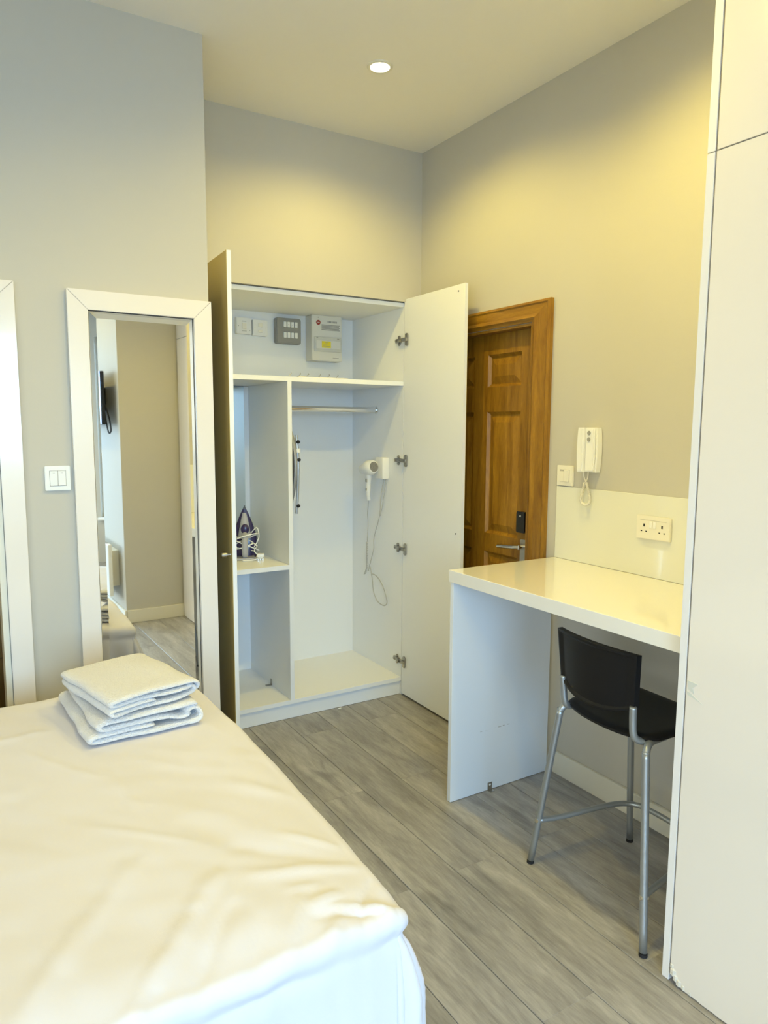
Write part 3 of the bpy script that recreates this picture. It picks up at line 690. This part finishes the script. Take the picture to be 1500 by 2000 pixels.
m_.tube(hp+[(x, -y, z) for x, y, z in hp[::-1]], .0095, 12, 6)
fr = m_.build('footrest', M_tube, st, smooth=True, local=True)
for sgn in (1, -1): MB().cyl((-.204, sgn*.226, zf), (-.183, sgn*.236, zf), .0075, seg=10).build('bolt', M_chrome, fr, smooth='auto', local=True)
# seat
def grid(fn, nu, nv, th):
    b_ = MB(); g_ = [[b_.bm.verts.new(fn(u/nu, v/nv)[0]) for v in range(nv+1)] for u in range(nu+1)]
    h_ = [[b_.bm.verts.new(fn(u/nu, v/nv)[1]) for v in range(nv+1)] for u in range(nu+1)]
    for u in range(nu):
        for v in range(nv):
            b_.bm.faces.new((g_[u][v], g_[u+1][v], g_[u+1][v+1], g_[u][v+1])); b_.bm.faces.new((h_[u][v], h_[u][v+1], h_[u+1][v+1], h_[u+1][v]))
    for u in range(nu):
        b_.bm.faces.new((g_[u][0], h_[u][0], h_[u+1][0], g_[u+1][0])); b_.bm.faces.new((g_[u][nv], g_[u+1][nv], h_[u+1][nv], h_[u][nv]))
    for v in range(nv):
        b_.bm.faces.new((g_[0][v], g_[0][v+1], h_[0][v+1], h_[0][v])); b_.bm.faces.new((g_[nu][v], h_[nu][v], h_[nu][v+1], g_[nu][v+1]))
    return b_
def seat(u, v):
    y = (2*v-1)
    xb = -.140-.038*(1-abs(y)**2.4); xf = .165+.010*(1-y*y)
    x = xb+(xf-xb)*u; wy = .182*(1-.10*max(0, abs(2*u-1)-.75)/.25)
    dish = -.010*(1-y*y)*(1-(2*u-1)**2)
    edge = max(abs(y), abs(2*u-1))
    drop = -.010*max(0, (edge-.86)/.14)**2
    return (x, y*wy, .612+dish+drop), (x*.99, y*wy*.985, .594-.004*(1-edge))
grid(seat, 24, 24, 0).build('seat', M_black, st, smooth='auto', local=True)
def back(u, v, off=0, rim=True):
    y = (2*v-1)
    zt_ = .858-.004*y*y; zb = .655+.036*abs(y)**2.2
    z = zb+(zt_-zb)*u
    wy = .166-.012*(1-u)
    x = -.198+.030*y*y-.010*u+.006
    e_ = max(abs(y), abs(2*u-1))
    rimh = .006 if e_ > .86 else 0
    return (x-.004-rimh-off, y*wy+.012, z), (x+.010+off, y*wy+.012, z)
grid(back, 28, 28, 0).build('backrest', M_black, st, smooth='auto', local=True)
# ---------------------------------------------------------------- tall cabinet on the right
cb = thing('tall_cabinet', (1.9, .5, 0), 'full-height cream gloss cabinet at the right edge of the photo', 'cabinet')
CX, CY1, CY0, CS = 1.600, 1.135, BY+.018, 2.157
m_ = MB(); m_.box(CX+.003, XR-.001, CY0+.02, CY1-.022, .02, ZC-.002)
m_.build('carcass', M_line, cb)
MB().box(CX, XR-.001, CY1-.021, CY1, .0015, CS-.0012, .0008).build('end_panel', M_cabedge, cb)
MB().box(CX, XR-.001, CY1-.021, CY1, CS+.0012, ZC-.001, .0008).build('end_panel', M_cabedge, cb)
yd = CY1-.0268; ym = (yd+CY0)/2
chip = M_gloss
def cdoor(y0_, y1_, z0_, z1_):
    return MB().box(CX-.001, CX+.018, y0_, y1_, z0_, z1_, .0012)
d = cdoor(ym+.0015, yd, CS+.0018, ZC-.002).build('cabinet_door', M_gloss, cb)
d = cdoor(CY0, ym-.0015, CS+.0018, ZC-.002).build('cabinet_door', M_gloss, cb)
d = cdoor(CY0, ym-.0015, .003, CS-.0018).build('cabinet_door', M_gloss, cb)
# near lower door with its worn bottom corner: outline in (y,z)
random.seed(5)
outl = [(ym+.0015, CS-.0018), (ym+.0015, .003)]
yy = ym+.05
while yy < yd-.03:
    outl.append((yy, .003+.0025*random.random())); yy += .018
outl += [(yd-.035, .006), (yd-.022, .012), (yd-.016, .010), (yd-.010, .020), (yd-.004, .024), (yd-.005, .038), (yd-.001, .050), (yd, .060), (yd, CS-.0018)]
low = MB().prism(outl, 'x', CX-.001, CX+.018, 0).build('cabinet_door', M_gloss, cb)
m_ = MB(); random.seed(9)
chipm = mat('chipped board edge', (.74, .73, .68), .8, bump=1, bscale=300)
for (yc, zc, r_) in ((yd-.008, .03, .009), (yd-.016, .018, .008), (yd-.026, .010, .008), (yd-.04, .006, .006), (yd-.060, .004, .005), (yd-.004, .045, .006)):
    m_.sphere((CX+.002, yc, zc+.004), r_*1.35, (.75, 1, 1.3), 7)
m_.build('chipped_corner', chipm, low, kind='stuff', label='chipped, swollen bottom corner')
m_ = MB()
def shard(pts, h): m_.prism(pts, 'x', CX-.001-h, CX-.0009)
yq, zq = yd-.002, .850
shard([(yq, zq+.005), (yq-.030, zq+.002), (yq-.016, zq-.012), (yq-.020, zq-.026), (yq-.004, zq-.018)], .0012)
shard([(yq, zq-.024), (yq-.012, zq-.028), (yq-.046, zq-.046), (yq-.020, zq-.038), (yq-.002, zq-.034)], .0010)
m_.build('dent', kind='stuff', m=mat('bruised laminate', (.66, .68, .64), .3), parent=low, label='dented laminate near the edge')
# ---------------------------------------------------------------- bed
bed = thing('bed', (-.55, 1.65, 0), 'low bed base and mattress hidden under the white duvet', 'bed')
MB().box(-1.78, .585, 1.00, 2.29, .08, .36, .02).build('bed_base', M_mattress, bed)
MB().box(-1.80, .600, .985, 2.305, .365, .635, .05, 4).build('mattress', M_sheet, bed, smooth='auto')
for x in (-1.7, .5):
    for y in (1.08, 2.2): MB().cyl((x, y, .001), (x, y, .085), .022, .026).build('leg', M_black, bed, smooth='auto')
MB().box(-1.88, -1.82, .93, 2.36, .05, 1.15, .02).build('headboard', M_mattress, bed)
TOPZ, EX, EY, EF = .659, .640, .974, 2.352       # top height, edge at the foot, near edge, far edge
K_ = .884
ridges = [tuple(a*K_ for a in r[:4])+(r[4]*.85, r[5]*.62) for r in [
    (.258, 1.16, .36, 1.30, .010, .022), (.36, 1.30, .43, 1.38, .009, .03), (.30, 1.10, .42, 1.26, -.008, .02),
    (.56, 1.19, .62, 1.20, .010, .016), (.60, 1.165, .70, 1.12, .010, .014), (.56, 1.16, .66, 1.13, -.007, .014),
    (.50, 1.34, .69, 1.27, .007, .022), (.45, 1.62, .50, 1.45, -.006, .05), (.50, 1.45, .66, 1.31, -.006, .03),
    (.10, 1.25, .28, 1.50, .006, .03), (.0, 1.1, .15, 1.35, .007, .03), (.47, 1.10, .55, 1.22, .008, .018), (.40, 1.08, .46, 1.2, -.006, .02),
    (.58, 1.75, .70, 1.60, .004, .03), (-.2, 2.3, .25, 2.35, .005, .03), (.62, 1.10, .70, 1.20, -.007, .012), (-.4, 1.3, -.1, 1.6, .007, .04),
    (.25, 1.7, .42, 1.52, .003, .010), (.32, 1.95, .36, 1.68, .0025, .008), (.44, 1.98, .50, 1.9, .002, .008), (.52, 1.07, .60, 1.14, .009, .012),
    (.66, 1.14, .73, 1.10, .008, .010), (.18, 1.08, .27, 1.2, .007, .018), (.54, 1.26, .60, 1.24, .006, .012), (.60, 1.45, .69, 1.36, .006, .018),
    (.10, 2.52, .0, 2.2, .004, .02), (.15, 2.2, .28, 1.98, .003, .014)]]
def sst(a, b, t):
    t = min(1, max(0, (t-a)/(b-a))); return t*t*(3-2*t)
def topbump(x, y):
    h = .010*(noise.noise(Vector((x*2.6, y*2.6, .3))))+.0045*noise.noise(Vector((x*8+3, y*5, 1.7)))+.0018*noise.noise(Vector((x*22+y*9, y*15-x*6, 4.7)))
    for x0, y0, x1, y1, a, w_ in ridges:
        dx, dy = x1-x0, y1-y0; L2 = dx*dx+dy*dy; t_ = max(-.15, min(1.15, ((x-x0)*dx+(y-y0)*dy)/L2))
        d2 = (x-x0-t_*dx)**2+(y-y0-t_*dy)**2
        if d2 < w_*w_*9: h += a*math.exp(-d2/(w_*w_))*(math.sin(PI*min(1, max(0, (t_+.15)/1.3)))**.6)
    m_ = 1-sst(.14, .24, x)*(1-sst(.57, .62, x))*sst(1.80, 1.90, y)*(1-sst(2.31, 2.36, y))    # pressed flat under the towels
    h = h*m_-.012*(1-sst(0, .12, y-EY))**1.5-.010*(1-sst(0, .10, EX-x))**1.5
    return h
RD = .014
def prof(a):
    q = PI/2*RD
    if a <= 0: return 0, 0
    if a < q: return RD*math.sin(a/RD), RD*(1-math.cos(a/RD))
    return RD, RD+(a-q)
def duvet_pt(u, v):
    ux = EX-RD; vy = EY+RD; vf = EF-RD
    a = max(0, u-ux); b = max(0, vy-v, v-vf); sg = -1 if v < vy else 1
    x = min(u, ux); y = min(max(v, vy), vf)
    hb = topbump(x, y)
    o_, dn_ = prof(max(a, b)); d_ = math.hypot(a, b)
    bow = .020*math.sin(PI*(y-vy)/(vf-vy))*sst(.2, EX, x)
    if d_ > 0:
        na, nb_ = a/d_, b/d_
        s_ = (y if a > b else x)
        k = sst(.02, .16, dn_)
        fold = k*(.011*math.sin(s_*15+.6+1.3*math.sin(s_*6))+.007*math.sin(s_*37+1.2))
        if b > 0 and sg > 0 and a == 0: fold = k*(.014*math.sin(s_*42+.6)+.008*math.sin(s_*75))
        if b > 0 and sg < 0 and a == 0: fold = k*(.004*math.sin(s_*9+1.5)+.002*math.sin(s_*23))
        if a > 0 and b > 0:
            ang = math.atan2(b, a); fold = k*(.030*math.sin(ang*2)+.010*math.cos(ang*12))
        flare = (.010 if a > 0 else .012)*min(1, dn_/.4)
        lip = .005*math.exp(-((dn_-.020)/.012)**2)-.005*math.exp(-((dn_-.050)/.014)**2)
        lip *= 1+.5*math.sin(s_*21)
        if b > 0 and sg < 0: lip += .5*sst(0, .03, dn_)*(.010*noise.noise(Vector((s_*9, 2.2, 0)))+.004*noise.noise(Vector((s_*31, 7.2, 0))))
        o_ += fold+flare+lip
        x += na*o_; y += sg*nb_*o_
    z = TOPZ+hb*(1-.5*min(1, dn_/.05))-dn_-.012*sst(EF-.10, EF, v)*(1 if b == 0 else 0)*0
    return Vector((x+bow, y, z))
def steps(a, b, d):
    n = max(1, int(round(abs(b-a)/d))); return [a+(b-a)*i/n for i in range(n)]
HB = .50
U = steps(-1.79, -.3, .03)+steps(-.3, EX-RD-.02, .010)+steps(EX-RD-.02, EX-RD+.11, .0035)+steps(EX-RD+.11, EX-RD+HB, .018)+[EX-RD+HB]
V = steps(EF-RD+HB, EF-RD+.11, .018)+steps(EF-RD+.11, EF-RD-.02, .006)+steps(EF-RD-.02, EY+RD+.02, .010)+steps(EY+RD+.02, EY+RD-.11, .0035)+steps(EY+RD-.11, EY+RD-HB, .018)+[EY+RD-HB]
dv = MB(); G = [[dv.bm.verts.new(duvet_pt(u, v)) for v in V] for u in U]
for i in range(len(U)-1):
    for j in range(len(V)-1): dv.bm.faces.new((G[i][j], G[i][j+1], G[i+1][j+1], G[i+1][j]))
cov = dv.build('duvet', M_duvet, smooth=True, label='creased white cotton duvet draped over the bed, hanging down its sides', cat='duvet')
so_ = cov.modifiers.new('thick', 'SOLIDIFY'); so_.thickness = .006; so_.offset = 1
# ---------------------------------------------------------------- towels
def ribbon(path, th, depth, fn=None, name='towel', m=M_towel, seed=0, **kw):
    """thick folded sheet: 2-D centre line (x,z) extruded along y with rounded soft edges"""
    P = [Vector((p[0], p[1])) for p in path]
    Q = []
    for i in range(len(P)-1):
        p0 = P[max(i-1, 0)]; p1 = P[i]; p2 = P[i+1]; p3 = P[min(i+2, len(P)-1)]
        for k in range(6):
            t = k/6; Q.append(.5*((2*p1)+(p2-p0)*t+(2*p0-5*p1+4*p2-p3)*t*t+(3*p1-p0-3*p2+p3)*t**3))
    Q.append(P[-1]); n = len(Q); L = []; R_ = []
    for i in range(n):
        d = (Q[min(i+1, n-1)]-Q[max(i-1, 0)]).normalized(); nn = Vector((-d.y, d.x))
        h = th/2*(1 if 1 < i < n-2 else .6)
        L.append(Q[i]+nn*h); R_.append(Q[i]-nn*h)
    ringp = L+R_[::-1]
    b_ = MB(); ny = 30; rings = []
    cxm = sum(p.x for p in ringp)/len(ringp); czm = sum(p.y for p in ringp)/len(ringp)
    def wob(x, y, z): return Vector((.008*noise.noise(Vector((y*9, z*14, seed)))+.0, .012*noise.noise(Vector((x*9, z*40, seed+5))), .004*noise.noise(Vector((x*8, y*8, seed+9)))))
    # centre line points matched for end-rounding
    cen = Q+Q[::-1]
    for j in range(ny+1):
        t = j/ny; e_ = min(t, 1-t)*depth; sh = 1
        if e_ < th/2: sh = .35+.65*math.sqrt(max(0, 1-((th/2-e_)/(th/2))**2))
        y = -depth/2+depth*t; r_ = []
        for p, c in zip(ringp, cen):
            q = c+(p-c)*sh; co = Vector((q.x, y, q.y))
            co += wob(q.x, y, q.y)*Vector((1, 1, 1)).x; co.z = max(co.z, .0012)
            if fn: co = fn(co)
            r_.append(b_.bm.verts.new(co))
        rings.append(r_)
    k = len(ringp)
    for A, B in zip(rings, rings[1:]):
        for i in range(k): b_.bm.faces.new((A[i], A[(i+1) % k], B[(i+1) % k], B[i]))
    for ring, flip in ((rings[0], 0), (rings[-1], 1)):
        for i in range(n-1):
            q = (ring[i], ring[i+1], ring[k-2-i], ring[k-1-i]); b_.bm.faces.new(q if not flip else q[::-1])
    return b_
# bottom towel: two spines on the left, curled loops on the right, seen from the front
hw_ = .165
pb = [(.02, .030), (-.08, .028), (-.140, .030), (-.153, .022), (-.140, .0125), (-.05, .010), (.08, .011), (.140, .012), (.158, .026), (.155, .046), (.138, .056), (.120, .050), (.122, .038), (.10, .034), (.05, .044), (-.05, .044), (-.11, .044), (-.128, .053), (-.115, .064), (-.04, .066), (.06, .068), (.13, .070), (.150, .066)]
tb = thing('folded_towel', (.405, 2.105, .6665), 'larger folded white towel lying on the bed beneath the other', 'towel', group='folded towels on the bed', rz=math.radians(3))
pb = [(x*.95, z*.86) for x, z in pb]; b_ = ribbon(pb, .0145, .40, seed=1); b_.build('towel_fabric', M_towel, tb, smooth=True, local=True)
pt = [(.00, .026), (-.07, .025), (-.125, .027), (-.134, .020), (-.12, .0115), (-.05, .010), (.08, .012), (.125, .016), (.135, .028), (.120, .038), (.104, .034), (.095, .036), (.05, .036), (-.06, .038), (-.125, .040), (-.128, .050), (-.10, .054), (0, .055), (.09, .054), (.132, .050), (.147, .036), (.140, .022)]
def slant(co):
    co.x += .0*co.y; co.z += -.02*co.y*0+.008*math.cos(co.x*8)*math.cos(co.y*6); return co
tt = thing('folded_towel', (.405, 2.085, .7315), 'smaller folded white towel on top of the pile on the bed', 'towel', group='folded towels on the bed', rz=math.radians(14))
pt = [(x*.92, z*.86) for x, z in pt]; b_ = ribbon(pt, .0118, .34, fn=slant, seed=4); b_.build('towel_fabric', M_towel, tt, smooth=True, local=True)
# ---------------------------------------------------------------- ceiling downlights
def downlight(x, y, label, power=LAMP):
    t = thing('ceiling_downlight', (x, y, ZC), label, 'downlight', group='recessed ceiling downlights')
    m_ = MB(); r = .052
    m_.lathe([(r, -.0005), (r, -.004), (r-.006, -.007), (r-.013, -.006), (r-.0135, -.0005)], (x, y, ZC), 'z', 32)
    # ring only: replace caps
    m_.bm.faces.ensure_lookup_table()
    caps = [f for f in m_.bm.faces if len(f.verts) > 8]
    bmesh.ops.delete(m_.bm, geom=caps, context='FACES_ONLY')
    m_.build('trim_ring', M_plastic_w, t, smooth='auto')
    MB().lathe([(r-.014, -.0008), (r-.014, -.003), (.02, -.0042), (.002, -.0045)], (x, y, ZC), 'z', 32).build('lens', M_lens, t, smooth='auto', label='glowing lens')
    l = bpy.data.lights.new('downlight_lamp', 'SPOT'); l.energy = power; l.color = LAMP_COL; l.spot_size = math.radians(158); l.spot_blend = .55; l.shadow_soft_size = .035
    o = bpy.data.objects.new('downlight_lamp', l); o.location = (0, 0, -.012); o.parent = t; COL.objects.link(o)
LW = (1.0, 1.2, 1.1, 1.3)
downlight(1.545, 2.577, 'round glowing recessed downlight in the ceiling before the wardrobe', LAMP*LW[0])
downlight(1.545, 1.42, 'recessed downlight above the desk, out of the picture', LAMP*LW[1])
downlight(.72, 1.42, 'recessed downlight above the bed, out of the picture', LAMP*LW[2])
downlight(.30, -.6, 'added fill downlight behind the camera near the heater', LAMP*LW[3])  # unseen lamp added to raise the light level of the room
downlight(-1.3, 1.42, 'added fill downlight above the headboard, out of the picture', LAMP*LW[3])  # another unseen lamp, put in for overall fill
l = bpy.data.lights.new('bathroom_fill', 'POINT'); l.energy = 9; l.color = LAMP_COL; l.shadow_soft_size = .06  # unseen point light without a fixture, added to brighten the bathroom tiles
o = bpy.data.objects.new('bathroom_fill', l); o.location = (-.3, 3.05, 2.35); COL.objects.link(o)
# ---------------------------------------------------------------- behind the camera, seen in the mirror
tv = thing('television', (1.07, -.65, 1.5), 'thin black television on a wall arm, seen in the mirror', 'television')
MB().box(1.055, 1.085, -1.05, -.22, 1.51, 1.905, .005).build('screen_case', M_blackg, tv)
m_ = MB(); m_.box(1.085, BX-.001, -.70, -.56, 1.62, 1.80, .003)
m_.build('wall_arm', M_black, tv)
MB().tube([(1.09, -.24, 1.66), (1.11, -.22, 1.56), (1.12, -.22, 1.47), (1.11, -.25, 1.45), (1.10, -.27, 1.52), (1.092, -.28, 1.60)], .006, 6, 6).build('cable', M_black, tv, smooth=True)
ht = thing('panel_heater', (1.10, -.55, .15), 'white slim panel heater on the wall seen in the mirror', 'heater')
MB().box(1.065, 1.095, -.90, -.23, .20, .60, .006).build('heater_panel', M_plastic, ht)
MB().box(1.0955, BX-.001, -.82, -.32, .26, .54, .004).build('heater_body', M_plastic_w, ht)
m_ = MB()
for i in range(14): m_.box(1.070, 1.090, -.86+i*.04, -.835+i*.04, .6002, .602)
m_.build('heater_grille', M_print, ht, kind='stuff')
for k in [k for k in bpy.data.meshes if k.users == 0]: bpy.data.meshes.remove(k)
